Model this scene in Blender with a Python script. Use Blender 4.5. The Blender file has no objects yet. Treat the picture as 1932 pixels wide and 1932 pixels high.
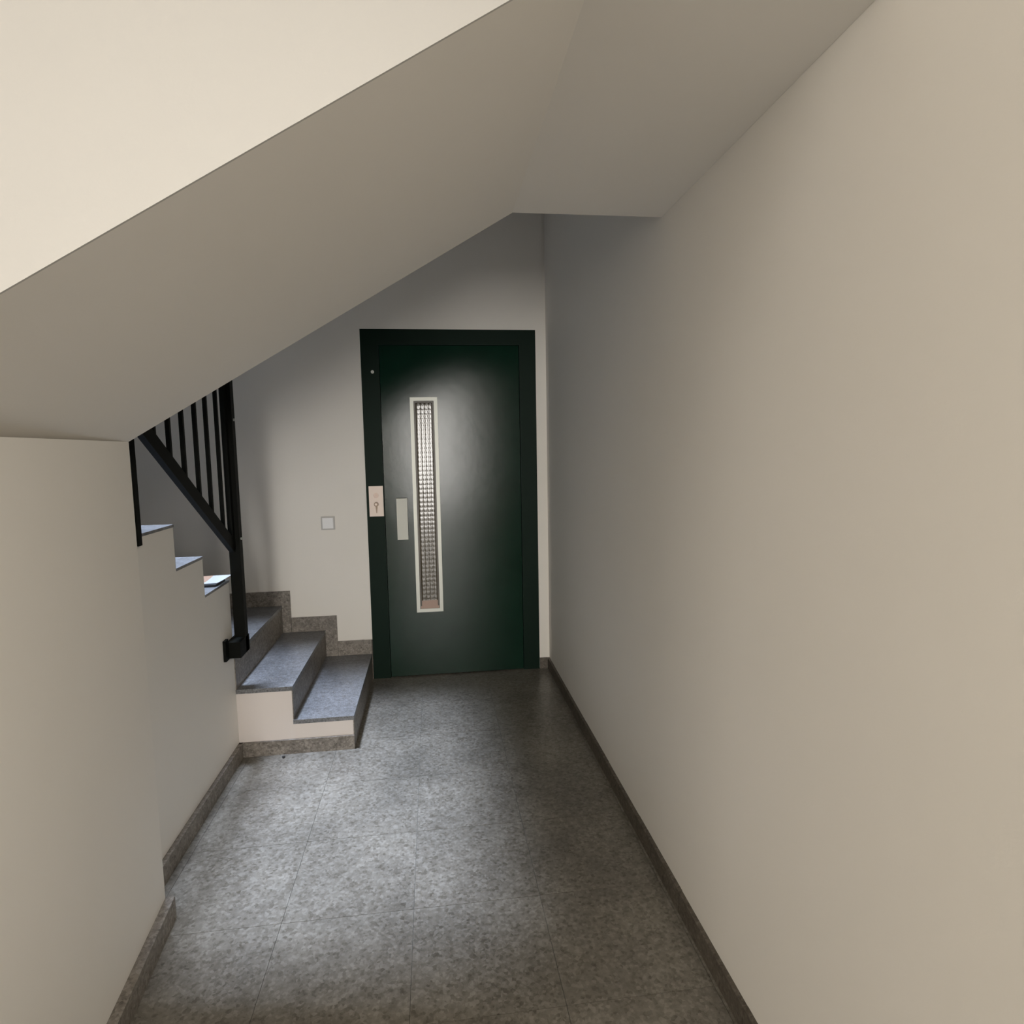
import bpy, bmesh, math, random
from mathutils import Vector, Matrix
random.seed(7)
C = bpy.context.scene.collection
S = bpy.context.scene

# ------------------------------------------------------------------ camera
F_PX, YAW, PITCH, ROLL, H = 1165.42, 7.2501, -5.8335, -1.0393, 1.4
yw, pt, rl = (math.radians(a) for a in (YAW, PITCH, ROLL))
fwd = Vector((math.sin(yw)*math.cos(pt), math.cos(yw)*math.cos(pt), math.sin(pt)))
rt = Vector((math.cos(yw), -math.sin(yw), 0)); up = rt.cross(fwd)
r2 = rt*math.cos(rl) + up*math.sin(rl); u2 = -rt*math.sin(rl) + up*math.cos(rl)
cd = bpy.data.cameras.new('camera'); cam = bpy.data.objects.new('camera', cd); C.objects.link(cam)
m = Matrix((r2, u2, -fwd)).transposed().to_4x4(); m.translation = Vector((0, 0, H)); cam.matrix_world = m
cd.sensor_width = 36; cd.sensor_height = 36; cd.lens = F_PX/1932*36; cd.clip_start = .02
S.camera = cam

# ------------------------------------------------------------------ world, exposure, lights
w = bpy.data.worlds.new('world'); S.world = w; w.use_nodes = True
w.node_tree.nodes['Background'].inputs[0].default_value = (.75, .82, .9, 1)
w.node_tree.nodes['Background'].inputs[1].default_value = .6
S.view_settings.view_transform = 'Standard'; S.view_settings.look = 'None'
S.view_settings.exposure = .27; S.view_settings.gamma = 1; S.view_settings.use_curve_mapping = False
def area(name, loc, target, sx, sy, power, col, spread=180):
    l = bpy.data.lights.new(name, 'AREA'); l.shape = 'RECTANGLE'; l.size = sx; l.size_y = sy
    l.energy = power; l.color = col; l.spread = math.radians(spread)
    o = bpy.data.objects.new(name, l); C.objects.link(o); o.location = loc
    o.rotation_euler = (Vector(target)-Vector(loc)).to_track_quat('-Z', 'Y').to_euler()
    return o
# daylight through the glazed entrance behind the camera, two added fill lights, the roof light over the stairwell
area('entrance_daylight', (.0, -7.5, 1.50), (.0, 0, 1.50), 1.05, 2.7, 238, (1, .962, .912))
area('hall_side_fill', (-3.35, -.25, 1.5), (.7, .4, 1.5), 1.3, 1.9, 21, (1, .95, .90))  # added fill from the left for the right wall and soffit, no window there
area('left_wall_fill', (.60, -.45, 2.1), (-.80, 1.12, .62), .25, .25, 3.4, (1, .94, .86), 84)  # added fill aimed at the near left wall, no fixture behind it
area('roof_light', (-1.15, 2.75, 6.1), (-.50, 2.35, 0), .4, .45, 26, (.66, .775, 1), 32)

# ------------------------------------------------------------------ materials
def mat(name):
    m = bpy.data.materials.new(name); m.use_nodes = True
    nt = m.node_tree; return m, nt, nt.nodes['Principled BSDF']
def link(nt, a, b): nt.links.new(a, b)
def plain(name, col, rough=.5, metal=0, spec=.5):
    m, nt, p = mat(name)
    p.inputs['Base Color'].default_value = (*col, 1); p.inputs['Roughness'].default_value = rough
    p.inputs['Metallic'].default_value = metal; p.inputs['Specular IOR Level'].default_value = spec
    return m
def ramp(nt, stops, src):
    r = nt.nodes.new('ShaderNodeValToRGB'); e = r.color_ramp.elements
    while len(e) < len(stops): e.new(.5)
    for i, (p, c) in enumerate(stops): e[i].position = p; e[i].color = (*c, 1)
    link(nt, src, r.inputs[0]); return r.outputs[0]
def noise(nt, vec, scale, detail=3, rough=.6):
    n = nt.nodes.new('ShaderNodeTexNoise'); n.inputs['Scale'].default_value = scale
    n.inputs['Detail'].default_value = detail; n.inputs['Roughness'].default_value = rough
    link(nt, vec, n.inputs['Vector']); return n.outputs['Fac']
def pos(nt, offset_by_object=False):
    g = nt.nodes.new('ShaderNodeNewGeometry')
    if not offset_by_object: return g.outputs['Position']
    oi = nt.nodes.new('ShaderNodeObjectInfo'); mu = nt.nodes.new('ShaderNodeMath'); mu.operation = 'MULTIPLY'
    mu.inputs[1].default_value = .05; link(nt, oi.outputs['Random'], mu.inputs[0])
    ad = nt.nodes.new('ShaderNodeVectorMath'); ad.operation = 'ADD'
    link(nt, g.outputs['Position'], ad.inputs[0]); link(nt, mu.outputs[0], ad.inputs[1]); return ad.outputs[0]
def mix(nt, fac, a, b, mode='MIX'):
    x = nt.nodes.new('ShaderNodeMix'); x.data_type = 'RGBA'; x.blend_type = mode
    for i, v in ((0, fac), (6, a), (7, b)):
        if hasattr(v, 'is_output'): link(nt, v, x.inputs[i])
        elif i == 0: x.inputs[0].default_value = v
        else: x.inputs[i].default_value = (*v, 1)
    return x.outputs[2]
def bump(nt, p, h, strength, dist):
    b = nt.nodes.new('ShaderNodeBump'); b.inputs['Strength'].default_value = strength
    b.inputs['Distance'].default_value = dist; link(nt, h, b.inputs['Height']); link(nt, b.outputs[0], p.inputs['Normal'])
def paint(name, c1, c2, rough=.6):
    m, nt, p = mat(name); v = pos(nt)
    col = ramp(nt, [(.3, c1), (.7, c2)], noise(nt, v, 1.3, 4, .55))
    link(nt, col, p.inputs['Base Color']); p.inputs['Roughness'].default_value = rough
    p.inputs['Specular IOR Level'].default_value = .3
    bump(nt, p, noise(nt, v, 90, 3), .12, .002); return m
def stone(name, base, dark, light, rough, scale=150, amt=.65):
    m, nt, p = mat(name); v = pos(nt, True)
    vo = nt.nodes.new('ShaderNodeTexVoronoi'); vo.inputs['Scale'].default_value = scale; link(nt, v, vo.inputs['Vector'])
    sep = nt.nodes.new('ShaderNodeSeparateColor'); link(nt, vo.outputs['Color'], sep.inputs[0])
    chips = ramp(nt, [(.0, dark), (.16, dark), (.2, base), (.72, base), (.8, light), (1, light)], sep.outputs[0])
    n2 = ramp(nt, [(.35, dark), (.6, light)], noise(nt, v, 42, 6, .7))
    n3 = ramp(nt, [(.3, (.75, .75, .75)), (.7, (1.2, 1.2, 1.2))], noise(nt, v, 3.2, 3))
    c = mix(nt, .45, chips, n2); c = mix(nt, 1, c, n3, 'MULTIPLY')
    link(nt, c, p.inputs['Base Color']); p.inputs['Roughness'].default_value = rough
    bump(nt, p, noise(nt, v, 40, 3), .05, .002); return m

M = {}
M['wall'] = paint('wall_paint', (.845, .81, .745), (.865, .83, .77))
M['parapet'] = paint('dimmed_wall_paint', (.525, .512, .485), (.545, .532, .505))  # wall paint darkened to offset the strong direct light on this face
M['step_paint'] = paint('step_side_paint', (.70, .64, .60), (.74, .68, .64))
M['terrazzo'] = stone('terrazzo_tile', (.170, .154, .126), (.094, .082, .063), (.245, .227, .193), .30, 110)
M['tread'] = stone('granite_tread', (.155, .155, .155), (.08, .08, .078), (.25, .255, .265), .32, 220)
M['skirt'] = stone('granite_skirting', (.20, .175, .15), (.10, .085, .07), (.32, .29, .25), .45, 130)
M['skirt_shaded'] = stone('shaded_granite_skirting', (.085, .070, .052), (.045, .036, .026), (.15, .13, .105), .5, 130)  # same granite as skirt, weak grazing light put into the colour
M['grout'] = plain('grout', (.15, .145, .13), .9)
m_, nt_, p_ = mat('green_lacquer'); v_ = pos(nt_)
gl_ = nt_.nodes.new('ShaderNodeBsdfGlossy'); gl_.distribution = 'BECKMANN'; gl_.inputs['Roughness'].default_value = .19
df_ = nt_.nodes.new('ShaderNodeBsdfDiffuse'); fr_ = nt_.nodes.new('ShaderNodeFresnel'); fr_.inputs['IOR'].default_value = 1.36
link(nt_, ramp(nt_, [(.3, (.003, .020, .011)), (.7, (.005, .026, .015))], noise(nt_, v_, 4, 4)), df_.inputs['Color'])
ms_ = nt_.nodes.new('ShaderNodeMixShader'); link(nt_, fr_.outputs[0], ms_.inputs[0]); link(nt_, df_.outputs[0], ms_.inputs[1]); link(nt_, gl_.outputs[0], ms_.inputs[2])
b_ = nt_.nodes.new('ShaderNodeBump'); b_.inputs['Strength'].default_value = .035; b_.inputs['Distance'].default_value = .01
link(nt_, noise(nt_, v_, 9, 4), b_.inputs['Height'])
for n_ in (gl_, df_): link(nt_, b_.outputs[0], n_.inputs['Normal'])
link(nt_, ms_.outputs[0], nt_.nodes['Material Output'].inputs[0]); nt_.nodes.remove(p_); M['green'] = m_
M['iron'] = plain('black_iron', (.005, .0055, .004), .6, 0, .1)
M['green_frame'] = plain('dimmed_frame_green', (.003, .014, .008), .5, 0, .12)  # leaf green darkened and dulled, missing reflected light put into the paint
M['alu'] = plain('brushed_aluminium', (.50, .51, .46), .42, .35)
M['handle'] = plain('grey_enamel', (.72, .72, .64), .5)
M['plate'] = plain('pale_steel_plate', (.90, .76, .66), .45, .05)
M['button'] = plain('button_metal', (.42, .32, .27), .4, .3)
M['keyhole'] = plain('lock_brass', (.20, .14, .10), .4, .4)
M['switch'] = plain('switch_plastic', (.92, .92, .92), .35)
M['switch_rim'] = plain('switch_rim', (.50, .48, .46), .45)
M['sill'] = plain('sill_paint', (.55, .40, .33), .5)
M['dark'] = plain('shaft_dark', (.030, .024, .015), .6)
M['white_paper'] = plain('white_paper', (.78, .80, .80), .6)
M['tan'] = plain('tan_print', (.68, .46, .32), .6)
M['black'] = plain('near_black', (.02, .02, .02), .6)
m_, nt_, p_ = mat('cast_glass'); p_.inputs['Base Color'].default_value = (.12, .095, .055, 1)
p_.inputs['Roughness'].default_value = .14; p_.inputs['Transmission Weight'].default_value = .35
p_.inputs['IOR'].default_value = 1.52; M['glass'] = m_
m_, nt_, p_ = mat('clear_glass'); p_.inputs['Base Color'].default_value = (.9, .93, .95, 1)
p_.inputs['Roughness'].default_value = .02; p_.inputs['Transmission Weight'].default_value = 1; M['clear'] = m_

# ------------------------------------------------------------------ helpers
def world_loc(o):
    v = Vector(o.location)
    while o.parent: o = o.parent; v += o.location
    return v
def finish(name, bm, mt, parent=None, kind=None, label=None, cat=None, group=None, smooth=False, origin=None, bevel=0):
    if bevel:
        bmesh.ops.bevel(bm, geom=[e for e in bm.edges if e.is_manifold and e.calc_face_angle(0) > .5], offset=bevel, segments=2, affect='EDGES', profile=.5)
    bmesh.ops.recalc_face_normals(bm, faces=bm.faces)
    xs = [v.co.x for v in bm.verts]; ys = [v.co.y for v in bm.verts]; zs = [v.co.z for v in bm.verts]
    o0 = Vector(((min(xs)+max(xs))/2, (min(ys)+max(ys))/2, min(zs))) if origin is None else Vector(origin)
    for v in bm.verts: v.co -= o0
    me = bpy.data.meshes.new(name); bm.to_mesh(me); bm.free()
    for mm in (mt if isinstance(mt, (list, tuple)) else [mt]): me.materials.append(mm)
    if smooth:
        for f in me.polygons: f.use_smooth = True
    o = bpy.data.objects.new(name, me); C.objects.link(o)
    if parent: o.parent = parent; o.location = o0 - world_loc(parent)
    else: o.location = o0
    tag(o, kind, label, cat, group); return o
def tag(o, kind=None, label=None, cat=None, group=None):
    if kind: o['kind'] = kind
    if label: o['label'] = label
    if cat: o['category'] = cat
    if group: o['group'] = group
def thing(name, loc, label=None, cat=None, kind=None):
    o = bpy.data.objects.new(name, None); C.objects.link(o); o.location = loc; o.empty_display_size = .1
    tag(o, kind, label, cat); return o
def add_box(bm, x0, x1, y0, y1, z0, z1):
    vs = [bm.verts.new((x, y, z)) for z in (z0, z1) for y in (y0, y1) for x in (x0, x1)]
    for f in ((0, 1, 3, 2), (4, 6, 7, 5), (0, 4, 5, 1), (2, 3, 7, 6), (0, 2, 6, 4), (1, 5, 7, 3)):
        bm.faces.new([vs[i] for i in f])
    return vs
def box(name, b, mt, parent=None, bevel=0, **k):
    bm = bmesh.new(); add_box(bm, *b); return finish(name, bm, mt, parent, bevel=bevel, **k)
def boxes(name, bs, mt, parent=None, bevel=0, **k):
    bm = bmesh.new()
    for b in bs: add_box(bm, *b)
    return finish(name, bm, mt, parent, bevel=bevel, **k)
def add_prism(bm, poly, axis, a, b):
    """polygon extruded along axis 'x' (poly=(y,z)), 'y' (poly=(x,z)) or 'z' (poly=(x,y))"""
    def P(u, v, t): return {'x': (t, u, v), 'y': (u, t, v), 'z': (u, v, t)}[axis]
    A = [bm.verts.new(P(u, v, a)) for u, v in poly]; B = [bm.verts.new(P(u, v, b)) for u, v in poly]
    bm.faces.new(A); bm.faces.new(B[::-1]); n = len(poly)
    for i in range(n): bm.faces.new((A[i], A[(i+1) % n], B[(i+1) % n], B[i]))
def prism(name, poly, axis, a, b, mt, parent=None, bevel=0, **k):
    bm = bmesh.new(); add_prism(bm, poly, axis, a, b); return finish(name, bm, mt, parent, bevel=bevel, **k)
def add_bar(bm, p0, p1, wx, wy, upv=(0, 0, 1)):
    """bar of section wx (across) by wy (along the up hint) from p0 to p1"""
    p0, p1 = Vector(p0), Vector(p1); d = (p1-p0).normalized(); s = d.cross(Vector(upv)).normalized(); t = s.cross(d)
    q = []
    for p in (p0, p1):
        q.append([bm.verts.new(p + s*(i*wx/2) + t*(j*wy/2)) for i, j in ((-1, -1), (1, -1), (1, 1), (-1, 1))])
    bm.faces.new(q[0][::-1]); bm.faces.new(q[1])
    for i in range(4): bm.faces.new((q[0][i], q[0][(i+1) % 4], q[1][(i+1) % 4], q[1][i]))
def add_cyl(bm, c, r, axis, h, n=20):
    mtx = {'y': Matrix.Rotation(math.pi/2, 4, 'X'), 'z': Matrix.Identity(4), 'x': Matrix.Rotation(math.pi/2, 4, 'Y')}[axis]
    bmesh.ops.create_cone(bm, cap_ends=True, segments=n, radius1=r, radius2=r, depth=h, matrix=Matrix.Translation(c) @ mtx)

# ------------------------------------------------------------------ measures (metres)
XR, D = .707, 3.788               # right wall, lift wall
XL, YS = -.927, 2.882             # side of the lower flight, front of the two bottom steps
R = .1615                         # riser
ZT = {3: .488, 4: .662, 5: .835, 6: .993, 7: 1.153, 8: 1.313, 9: 1.473}   # winders rise a little more
X1, X2 = -.409, -.681             # first two risers
YC, XC = 1.863, -.841             # far corner of the near left wall
ZL, ZF, XK, YN = 1.439, 2.085, .254, .9
XW = -1.95                        # outer wall of the stairwell
TOP, HC = 6.3, 3.1
SK = .068
def xn(y): return XC + .09*(YC - y)   # near left wall runs a few degrees off the corridor

# ------------------------------------------------------------------ setting
box('wall_right', (XR, XR+.2, -7.8, D+.2, -.05, TOP), M['wall'], kind='structure',
    label='long plain cream plaster wall running down the right side of the corridor')
DX0, DX1, DZ = -.3985, .642, 2.1134
boxes('wall_back', [(XW-.2, DX0, D, D+.2, -.05, TOP), (DX1, XR, D, D+.2, -.05, TOP), (DX0, DX1, D, D+.2, DZ, TOP)], M['wall'],
      kind='structure', label='greyish white end wall around the green lift door')
boxes('trim_1', [(-.447, DX0, D-.006, D, .255, DZ), (DX1, .690, D-.006, D, SK+.004, DZ), (-.447, .690, D-.006, D, DZ, 3.4)], M['wall'],
      kind='structure', bevel=.002, label='shallow raised plaster panel framing the green lift door')
prism('wall_left', [(XC, YC), (xn(YN+.0), YN), (xn(YN)-.14, YN), (XC-.086, YC)], 'z', -.02, ZL, M['wall'], kind='structure', bevel=.004,
      label='near cream wall on the left, ending under the sloping soffit')
box('wall_stairwell', (XW-.2, XW, YN+.15, D, -.05, TOP), M['wall'], kind='structure', label='outer wall of the stairwell behind the lower flight')
# wall plane above the passage (side of the upper flight) belongs to the upper flight, its left continuation is wall
box('wall_hall', (-3.4, xn(YN)-.14, YN, YN+.15, -.05, HC), M['wall'], kind='structure', label='cream hall wall left of the passage under the stairs')
box('wall_shaft', (-3.4, XR, YN, YN+.15, HC, TOP), M['wall'], kind='structure', label='wall of the stairwell above the hall ceiling')
box('wall_far_left', (-3.6, -3.4, -7.8, YN+.15, -.05, HC), M['wall'], kind='structure', label='left wall of the entrance hall')
boxes('wall_entrance', [(-3.4, -.56, -7.8, -7.6, -.05, HC), (.58, XR, -7.8, -7.6, -.05, HC), (-.56, .58, -7.8, -7.6, 2.95, HC)], M['wall'],
      kind='structure', label='entrance wall with a tall glazed opening')
win = thing('window_1', (0, -7.7, 0), 'tall glazed entrance door', None, 'structure')
boxes('window_frame', [(-.56, -.52, -7.74, -7.68, 0, 2.95), (.54, .58, -7.74, -7.68, 0, 2.95), (-.52, .54, -7.74, -7.68, 0, .08), (-.52, .54, -7.74, -7.68, 2.88, 2.95)], M['iron'], win)
box('pane', (-.52, .54, -7.715, -7.705, .08, 2.88), M['clear'], win)
boxes('ceiling', [(-3.4, XR, -7.6, YN, HC, HC+.15)], M['wall'], kind='structure', label='flat ceiling of the entrance hall')
boxes('ceiling_stairwell', [(XW, XR, YN+.15, 2.1, TOP-.1, TOP), (XW, XR, 3.45, D, TOP-.1, TOP), (XW, -1.2, 2.1, 3.45, TOP-.1, TOP), (-.05, XR, 2.1, 3.45, TOP-.1, TOP)],
      M['wall'], kind='structure', label='top of the stairwell around the roof light')
boxes('ceiling_light_baffle', [(-.46, XR, YC+.02, D, 2.95, 3.10), (XW, -.46, 3.15, D, 2.95, 3.10), (XW, -.46, YC+.02, 2.16, 2.95, 3.10)], M['wall'], kind='structure', label='unseen slab added beside the stairwell to shape the roof light')  # added out of view, opening cut to narrow the roof light's pool

# floor: terrazzo tiles laid with thin recessed joints
fl = box('floor', (-3.4, XR, -7.8, D+.2, -.06, -.003), M['grout'], kind='structure',
         label='speckled grey terrazzo floor laid in large square tiles')
T, J = .392, .0012
jx = [-.49 + T*k for k in range(-2, 5)]; jy = [1.79 + T*k for k in range(-4, 7)]
for i in range(len(jx)-1):
    for j in range(len(jy)-1):
        x0, x1 = jx[i]+J/2, min(jx[i+1]-J/2, XR); y0, y1 = jy[j]+J/2, min(jy[j+1]-J/2, D)
        if x1-x0 < .02 or y1-y0 < .02 or y0 > D: continue
        box('tile', (x0, x1, y0, y1, -.003, 0), M['terrazzo'], fl, bevel=.0006)
big = boxes('tile_field', [(-3.4, jx[0], -7.6, YN, -.003, 0), (jx[0], XR, -7.6, jy[0], -.003, 0)], M['terrazzo'], fl)
big['kind'] = 'stuff'
box('threshold', (DX0, DX1, D, D+.15, -.003, 0), M['terrazzo'], fl)

# skirtings
br = thing('baseboard_right', (XR, 2.3, 0), 'brown granite skirting along the foot of the right wall', None, 'structure')
ys = [1.657 + .39*k for k in range(-7, 7)]
for a, b in zip(ys, ys[1:]):
    b = min(b, D)
    if a > D-.05: continue
    box('skirting_tile', (XR-.013, XR, a+.001, b-.001, 0, SK+random.uniform(-.002, .002)), M['skirt_shaded'], br, bevel=.0015)
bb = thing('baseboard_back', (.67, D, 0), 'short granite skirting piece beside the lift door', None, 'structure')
box('skirting_tile', (DX1+.002, XR-.014, D-.014, D, 0, SK), M['skirt_shaded'], bb, bevel=.0015)
bl = thing('baseboard_left', (-.8, 1.4, 0), 'thick granite skirting along the foot of the near left wall', None, 'structure')
for a, b in ((.9, 1.37), (1.372, YC+.004)):
    prism('skirting_tile', [(xn(a), a), (xn(a)+.026, a), (xn(b)+.026, b), (xn(b), b)], 'z', 0, SK, M['skirt'], bl, bevel=.003)

# ------------------------------------------------------------------ lower flight
st = thing('staircase', (-1.1, 2.9, 0), 'lower staircase with grey granite treads rising left beside the green lift door', 'stairs')
TT = .02
# solid body of the two bottom steps, its painted side faces the corridor
prism('step_side', [(X1, 0), (X1, R-TT), (X2, R-TT), (X2, 2*R-TT), (XL, 2*R-TT), (XL, 0)], 'y', YS, D-.001, M['step_paint'], st,
      label='pinkish white painted side of the two bottom steps')
# winder and straight part, body with stepped top
ny = [2.888, 2.592, 2.335, 2.062, 1.86]        # noses of treads 5..9
T5 = .010
body = [(YS, 0), (YS, ZT[3]-TT), (YS-.012, ZT[3]-TT), (ny[0]-.006, ZT[3]-TT), (ny[0]-.006, ZT[5]-T5)]
body = [(YS, 0), (YS, ZT[5]-T5)]
for k in range(1, 5): body += [(ny[k]-.006, ZT[4+k]-T5), (ny[k]-.006, ZT[5+k]-T5)]
body += [(1.6, ZT[9]-T5), (1.6, 0)]
prism('stringer_wall', body, 'x', XW+.001, XL, M['wall'], st, label='grey stepped wall under the straight part of the flight')
bm = bmesh.new()
add_prism(bm, [(XL, YS+.001), (XL, D-.001), (XW+.001, D-.001), (XW+.001, YS+.001)], 'z', 0, ZT[3]-TT)
xw4 = -1.5
add_prism(bm, [(XL-.03, YS+.001), (xw4, D-.001), (XW+.001, D-.001), (XW+.001, YS+.001)], 'z', ZT[3]-TT, ZT[4]-TT)
finish('winder_core', bm, M['wall'], st)
O = .006                                             # nosing overhang
box('tread', (X2+.001, X1+O, YS-O, D-.001, R-TT, R), M['tread'], st, bevel=.003)
box('tread', (XL+.001, X2+O, YS-O, D-.001, 2*R-TT, 2*R), M['tread'], st, bevel=.003)
prism('tread', [(XL+O, YS+.001), (XL+O, D-.001), (xw4, D-.001), (XL-.03, YS+.001)], 'z', ZT[3]-TT, ZT[3], M['tread'], st, bevel=.003)
prism('tread', [(XL-.03+O, YS+.001), (xw4+O, D-.001), (XW+.002, D-.001), (XW+.002, YS+.001)], 'z', ZT[4]-TT, ZT[4], M['tread'], st, bevel=.003)
for k in range(5):
    y1 = ny[k]; y0 = (ny[k+1]-.006) if k < 4 else 1.6
    box('tread', (XW+.002, XL+.001, y0, y1, ZT[5+k]-T5, ZT[5+k]), M['tread'], st, bevel=.001)
# risers
box('riser', (X1-.001, X1+.004, YS+.001, D-.001, .001, R-TT), M['skirt'], st)
box('riser', (X2-.001, X2+.004, YS+.001, D-.001, R, 2*R-TT), M['skirt'], st)
box('riser', (XL, XL+.004, YS+.001, D-.001, 2*R, ZT[3]-TT), M['skirt'], st)
prism('riser', [(XL-.03, YS+.001), (XL-.026, YS+.001), (xw4+.004, D-.002), (xw4, D-.002)], 'z', ZT[3], ZT[4]-TT, M['skirt'], st)
box('riser', (XW+.001, XL-.001, YS+.0002, YS+.004, ZT[4], ZT[5]-T5), M['skirt'], st)
for k in range(1, 5):
    box('riser', (XW+.001, XL-.001, ny[k]-.006, ny[k]-.002, ZT[4+k], ZT[5+k]-T5), M['skirt'], st)
# skirting of the flight
SK2, SD = .088, .012
box('skirting', (XL+.001, X1+.004, YS-.011, YS, 0, SK), M['skirt'], st, bevel=.0015, label='mottled granite skirting at the foot of the step side')
for a, b in ((YC-.2, 2.36), (2.362, YS-.0005)):
    box('skirting', (XL, XL+.018, a, b, 0, SK), M['skirt'], st, bevel=.002)
s1, s2 = -.6045, -.8705
boxes('wall_skirting', [(s1, -.447, D-SD, D-.0002, R, R+SK2), (-.447, X1+.004, D-.013, D-.0062, R, R+SK2)], M['skirt'], st, bevel=.001)
box('wall_skirting', (X1+.005, DX0-.0005, D-.013, D-.0062, 0, R+SK2), M['skirt_shaded'], st)
prism('wall_skirting', [(X2+.005, R), (s1-.001, R), (s1-.001, 2*R+SK2), (s2+.001, 2*R+SK2), (s2+.001, 2*R), (X2+.005, 2*R)], 'y', D-SD, D-.0002, M['skirt'], st, bevel=.001)
prism('wall_skirting', [(XL+.005, 2*R), (s2-.001, 2*R), (s2-.001, ZT[3]+SK2), (-1.42, ZT[3]+SK2), (-1.42, ZT[3]), (XL+.005, ZT[3])], 'y', D-SD, D-.0002, M['skirt'], st, bevel=.001)

# ------------------------------------------------------------------ upper flight crossing the passage
uf = thing('staircase', (0, 1.4, ZL), 'upper flight crossing overhead, seen as a sloping beige soffit', 'stairs')
mS = (ZF-ZL)/(XK-XC)
zb = lambda x: ZL + mS*(x-XC)
xa = xn(YN)-.14
prism('soffit_slab', [(xa, zb(XC)), (XC, ZL), (XK, ZF), (XR-.0005, ZF), (XR-.0005, ZF+.22), (XK, ZF+.22), (xa, zb(xa)+.30)], 'y', YN+.0041, YC, M['wall'], uf, bevel=.001,
      label='smooth beige soffit, sloping on the left and level on the right')
# solid side wall (parapet) whose lower edge follows the flight
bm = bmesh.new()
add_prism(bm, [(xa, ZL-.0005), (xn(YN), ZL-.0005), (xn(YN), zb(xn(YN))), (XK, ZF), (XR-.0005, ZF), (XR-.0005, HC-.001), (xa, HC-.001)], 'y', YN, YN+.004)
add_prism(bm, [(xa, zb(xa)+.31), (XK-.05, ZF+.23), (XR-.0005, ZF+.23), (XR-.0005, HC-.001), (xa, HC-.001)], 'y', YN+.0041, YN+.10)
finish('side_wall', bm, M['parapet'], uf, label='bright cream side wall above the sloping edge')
for k in range(6):
    x0 = -.80 + .27*k
    if k < 4: box('tread', (x0, x0+.275, YN+.1, YC, zb(x0+.27)+.12, zb(x0+.27)+.16), M['tread'], uf)
box('landing', (XW+.001, XC-.09, YN+.151, 1.6, ZT[9]+.0, ZT[9]+.16), M['tread'], uf)

# ------------------------------------------------------------------ lift door
dr = thing('door_1', (.12, D, 0), 'dark green metal lift door with a tall narrow glazed slit', 'door', 'structure')
lx0, lx1, lz1 = -.291, .538, 2.02
g = .003
prismf = [(DX0, 0), (lx0-g, 0), (lx0-g, lz1+g), (lx1+g, lz1+g), (lx1+g, 0), (DX1, 0), (DX1, DZ), (DX0, DZ)]
prism('door_frame', prismf, 'y', D-.008, D+.10, M['green_frame'], dr, bevel=.002)
wx0, wx1, wz0, wz1 = -.1215, .0405, .407, 1.716
# leaf with a slit cut in it, hinged on the right and standing a hair proud
LY = D-.006
bm = bmesh.new()
fw = .021
a0, a1, b0, b1 = wx0+fw, wx1-fw, wz0+fw, wz1-fw
ring_o = [(lx0, .006), (lx1, .006), (lx1, lz1), (lx0, lz1)]; ring_i = [(a0, b0), (a1, b0), (a1, b1), (a0, b1)]
V = {}
for tname, yy in (('f', LY), ('b', LY+.045)):
    V[tname+'o'] = [bm.verts.new((x, yy, z)) for x, z in ring_o]; V[tname+'i'] = [bm.verts.new((x, yy, z)) for x, z in ring_i]
for i in range(4):
    j = (i+1) % 4
    bm.faces.new((V['fo'][i], V['fo'][j], V['fi'][j], V['fi'][i])); bm.faces.new((V['bo'][j], V['bo'][i], V['bi'][i], V['bi'][j]))
    bm.faces.new((V['fo'][j], V['fo'][i], V['bo'][i], V['bo'][j])); bm.faces.new((V['fi'][i], V['fi'][j], V['bi'][j], V['bi'][i]))
leaf = finish('door_leaf', bm, M['green'], dr, bevel=.002)
prism_pts = None
bm = bmesh.new()
for b in ((wx0, a0, wz0, wz1), (a1, wx1, wz0, wz1), (a0, a1, wz0, b0), (a0, a1, b1, wz1)):
    add_box(bm, b[0], b[1], LY-.010, LY-.0002, b[2], b[3])
finish('window_frame', bm, M['alu'], leaf, bevel=.0015, label='pale metal frame of the slit window')
# inner rebate (dark brown bead) and lit sill
bm = bmesh.new(); q = .011
for b in ((a0, a0+q, b0, b1), (a1-q, a1, b0, b1), (a0+q, a1-q, b1-q, b1)):
    add_box(bm, b[0], b[1], LY+.004, LY+.03, b[2], b[3])
finish('glazing_bead', bm, plain('bead', (.085, .07, .05), .4), leaf)
prism('sill', [(LY-.004, b0), (LY+.022, b0), (LY+.022, b0+.046)], 'x', a0+.004, a1-.004, M['sill'], leaf, label='small pinkish sloping sill')
# patterned glass: a grid of shallow lens bumps
bm = bmesh.new()
gx0, gx1, gz0, gz1 = a0+q, a1-q, b0, b1-q
NC, NR, SUB = 4, 46, 6
grid = []
for r in range(NR*SUB+1):
    row = []
    for c in range(NC*SUB+1):
        u = c/SUB % 1; v = r/SUB % 1
        vv = (v+.3*u) % 1; h = .0010*(1 - .45*(2*u-1)**2 - .5*(2*vv-1)**2)
        row.append(bm.verts.new((gx0+(gx1-gx0)*c/(NC*SUB), LY+.022-h, gz0+(gz1-gz0)*r/(NR*SUB))))
    grid.append(row)
back = [bm.verts.new(p) for p in ((gx0, LY+.028, gz0), (gx1, LY+.028, gz0), (gx1, LY+.028, gz1), (gx0, LY+.028, gz1))]
for r in range(NR*SUB):
    for c in range(NC*SUB):
        bm.faces.new((grid[r][c], grid[r][c+1], grid[r+1][c+1], grid[r+1][c]))
bm.faces.new(back[::-1])
bm.faces.new(grid[0][::-1] + [back[0], back[1]]); bm.faces.new(grid[-1] + [back[2], back[3]])
bm.faces.new([grid[r][0] for r in range(NR*SUB+1)] + [back[3], back[0]]); bm.faces.new([grid[r][-1] for r in range(NR*SUB, -1, -1)] + [back[1], back[2]])
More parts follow.
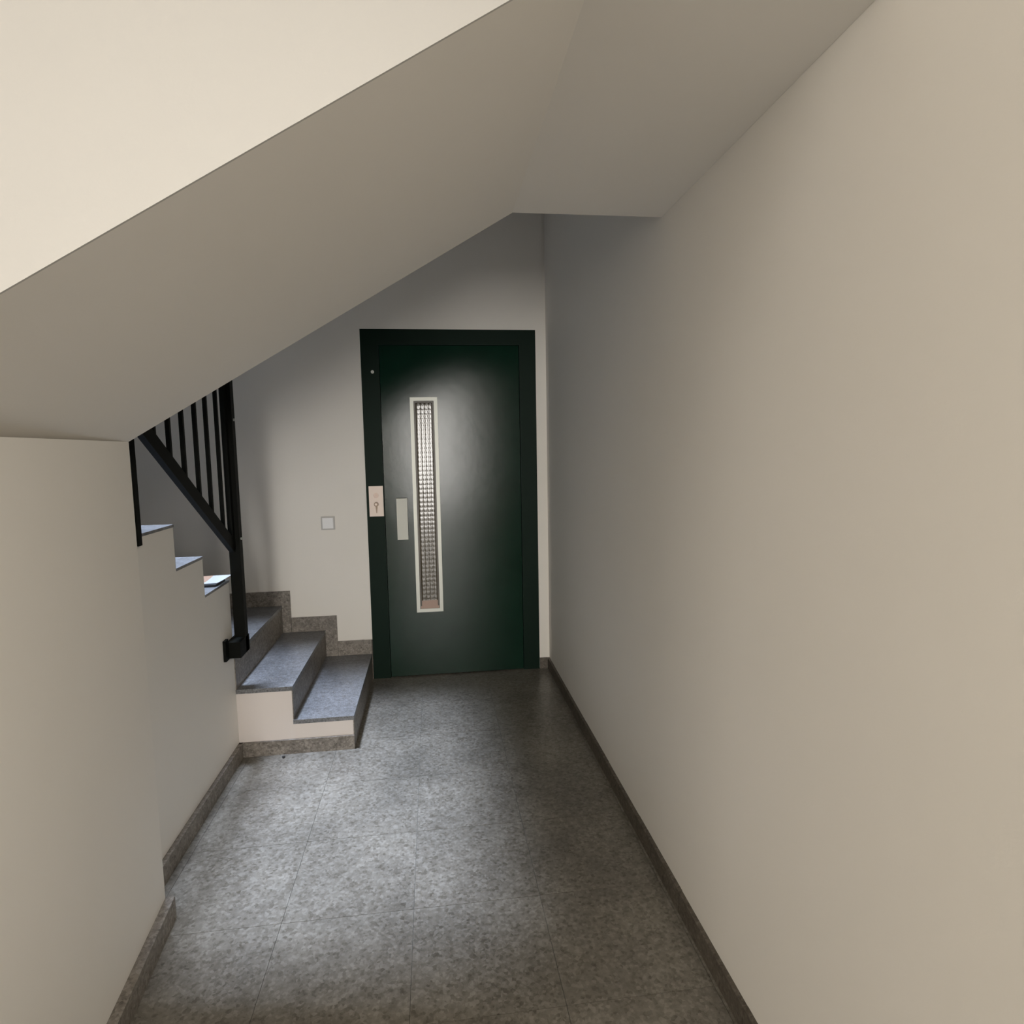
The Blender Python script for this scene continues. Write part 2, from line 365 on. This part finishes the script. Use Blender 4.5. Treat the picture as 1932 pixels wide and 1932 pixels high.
gl = finish('glass_pane', bm, M['glass'], leaf, smooth=True, label='patterned cast glass strip catching the light')
# pull handle
bm = bmesh.new()
add_box(bm, -.221, -.157, LY-.034, LY-.028, .866, 1.116)
add_box(bm, -.163, -.157, LY-.028, LY-.0002, .866, 1.116)
finish('handle', bm, M['handle'], leaf, bevel=.0025, label='light grey flat pull handle')
# call plate on the frame strip
cp = box('call_plate', (-.383, -.299, D-.013, D-.0082, 1.010, 1.193), M['plate'], dr, bevel=.002, label='pale call plate with round button and key lock')
bm = bmesh.new(); add_cyl(bm, (-.341, D-.0145, 1.136), .015, 'y', .003, 28); finish('call_button', bm, M['button'], cp, label='round call button')
bm = bmesh.new(); add_cyl(bm, (-.341, D-.0165, 1.083), .014, 'y', .007, 28)
finish('lock_cylinder', bm, M['keyhole'], cp, bevel=.001)
bm = bmesh.new(); add_cyl(bm, (-.343, D-.0205, 1.083), .007, 'y', .002, 20); finish('lock_face', bm, M['plate'], cp)
prism('key_tab', [(-.346, 1.070), (-.334, 1.070), (-.338, 1.030), (-.342, 1.030)], 'y', D-.018, D-.0132, M['keyhole'], cp)
bm = bmesh.new(); add_cyl(bm, (-.333, D-.010, 1.866), .0095, 'y', .005, 18); finish('screw_cap', bm, M['alu'], dr, label='small pale screw cap high on the frame')
# shaft behind the slit
boxes('lift_shaft', [(DX0-.05, DX1+.05, D+.75, D+.80, -.05, DZ+.05), (DX0-.05, DX0, D+.2, D+.75, -.05, DZ+.05), (DX1, DX1+.05, D+.2, D+.75, -.05, DZ+.05),
                     (DX0, DX1, D+.2, D+.75, -.05, 0), (DX0, DX1, D+.2, D+.75, DZ, DZ+.05)], M['dark'], kind='structure', label='dark lift shaft behind the door slit')

# ------------------------------------------------------------------ light switch
sw = thing('light_switch', (-.630, D, .978), 'small square white rocker switch on the wall left of the lift door', 'switch')
box('plate', (-.670, -.590, D-.009, D-.0003, .938, 1.018), M['switch_rim'], sw, bevel=.004, label='greyish surround')
prism('rocker', [(D-.013, .946), (D-.0092, .946), (D-.0092, 1.010), (D-.017, 1.010)], 'x', -.661, -.599, M['switch'], sw, bevel=.0025)

# ------------------------------------------------------------------ railing
rg = thing('stair_railing', (-.895, 2.85, .5), 'black iron stair railing with thin square bars beside the lower flight', 'railing')
RX = -.895
slope = (1.441-.957)/(2.085-2.86)
zr = lambda y: .957 + slope*(y-2.86)
bm = bmesh.new(); add_box(bm, -.914, -.866, 2.872, 2.912, .50, 1.86); finish('post', bm, M['iron'], rg, bevel=.002)
bm = bmesh.new(); add_bar(bm, (RX, 2.872, zr(2.872)+.035), (RX, 1.90, zr(1.90)+.035), .022, .052); finish('bottom_rail', bm, M['iron'], rg, bevel=.002)
bm = bmesh.new(); add_bar(bm, (RX, 2.872, 1.80), (RX, 1.90, 1.80+slope*(1.90-2.872)), .04, .03); finish('handrail', bm, M['iron'], rg, bevel=.002)
zh = lambda y: 1.80 + slope*(y-2.872)
for yb in (2.268, 2.387, 2.515, 2.635, 2.760, 2.150, 2.03):
    bm = bmesh.new(); add_box(bm, RX-.007, RX+.007, yb-.007, yb+.007, zr(yb)+.05, zh(yb)-.01); finish('baluster', bm, M['iron'], rg)
box('end_bar', (RX-.010, RX+.010, 2.846, 2.8718, zr(2.86)+.05, 1.79), M['iron'], rg)
box('support_leg', (-.9265, -.916, 2.040, 2.066, 1.118, zh(2.05)-.015), M['iron'], rg, bevel=.001)
bm = bmesh.new(); add_box(bm, -.9265, -.866, 2.790, 2.925, .500, .572); finish('bracket', bm, M['iron'], rg, bevel=.004)
box('anchor_plate', (-.9268, -.9150, 2.750, 2.79, .498, .590), M['iron'], rg, bevel=.002)
for zz in (1.55, 1.02):
    bm = bmesh.new(); add_cyl(bm, (-.864, 2.892, zz), .006, 'x', .006, 12); finish('bolt', bm, M['alu'], rg)

# ------------------------------------------------------------------ leaflet on the fifth tread
lf = thing('leaflet', (-1.02, 2.8, ZT[5]), 'white and tan printed leaflet lying near the end of a stair tread', 'leaflet')
box('dark_base', (-1.14, -.935, 2.735, 2.86, ZT[5]+.0005, ZT[5]+.010), M['black'], lf)  # near-black block under the front cover
bm = bmesh.new(); n = 8; L = []
for i in range(n+1):
    t = i/n; y = 2.745 + .135*t; z0 = ZT[5]+.013 + .009*t*t
    L.append([bm.verts.new((x, y, z0 + .004*math.sin(6*x))) for x in (-1.14, -1.13, -.99, -.912)])
    L[-1][3].co.x -= .02*(1-t)
for i in range(n):
    for j in range(3):
        f = bm.faces.new((L[i][j], L[i][j+1], L[i+1][j+1], L[i+1][j])); f.material_index = 1 if (j == 1 and i > 1) else 0
bmesh.ops.solidify(bm, geom=bm.faces[:], thickness=.002)
finish('front_cover', bm, [M['white_paper'], M['tan']], lf)

# small crumb by the foot of the step
bm = bmesh.new(); bmesh.ops.create_icosphere(bm, subdivisions=1, radius=.008, matrix=Matrix.Translation((-.722, YS-.045, .006)))
for v in bm.verts: v.co.x += random.uniform(-.002, .002); v.co.z = max(0, v.co.z*.8)
finish('pebble', bm, M['black'], label='tiny dark crumb of grit on the floor below the step side skirting', cat='debris')
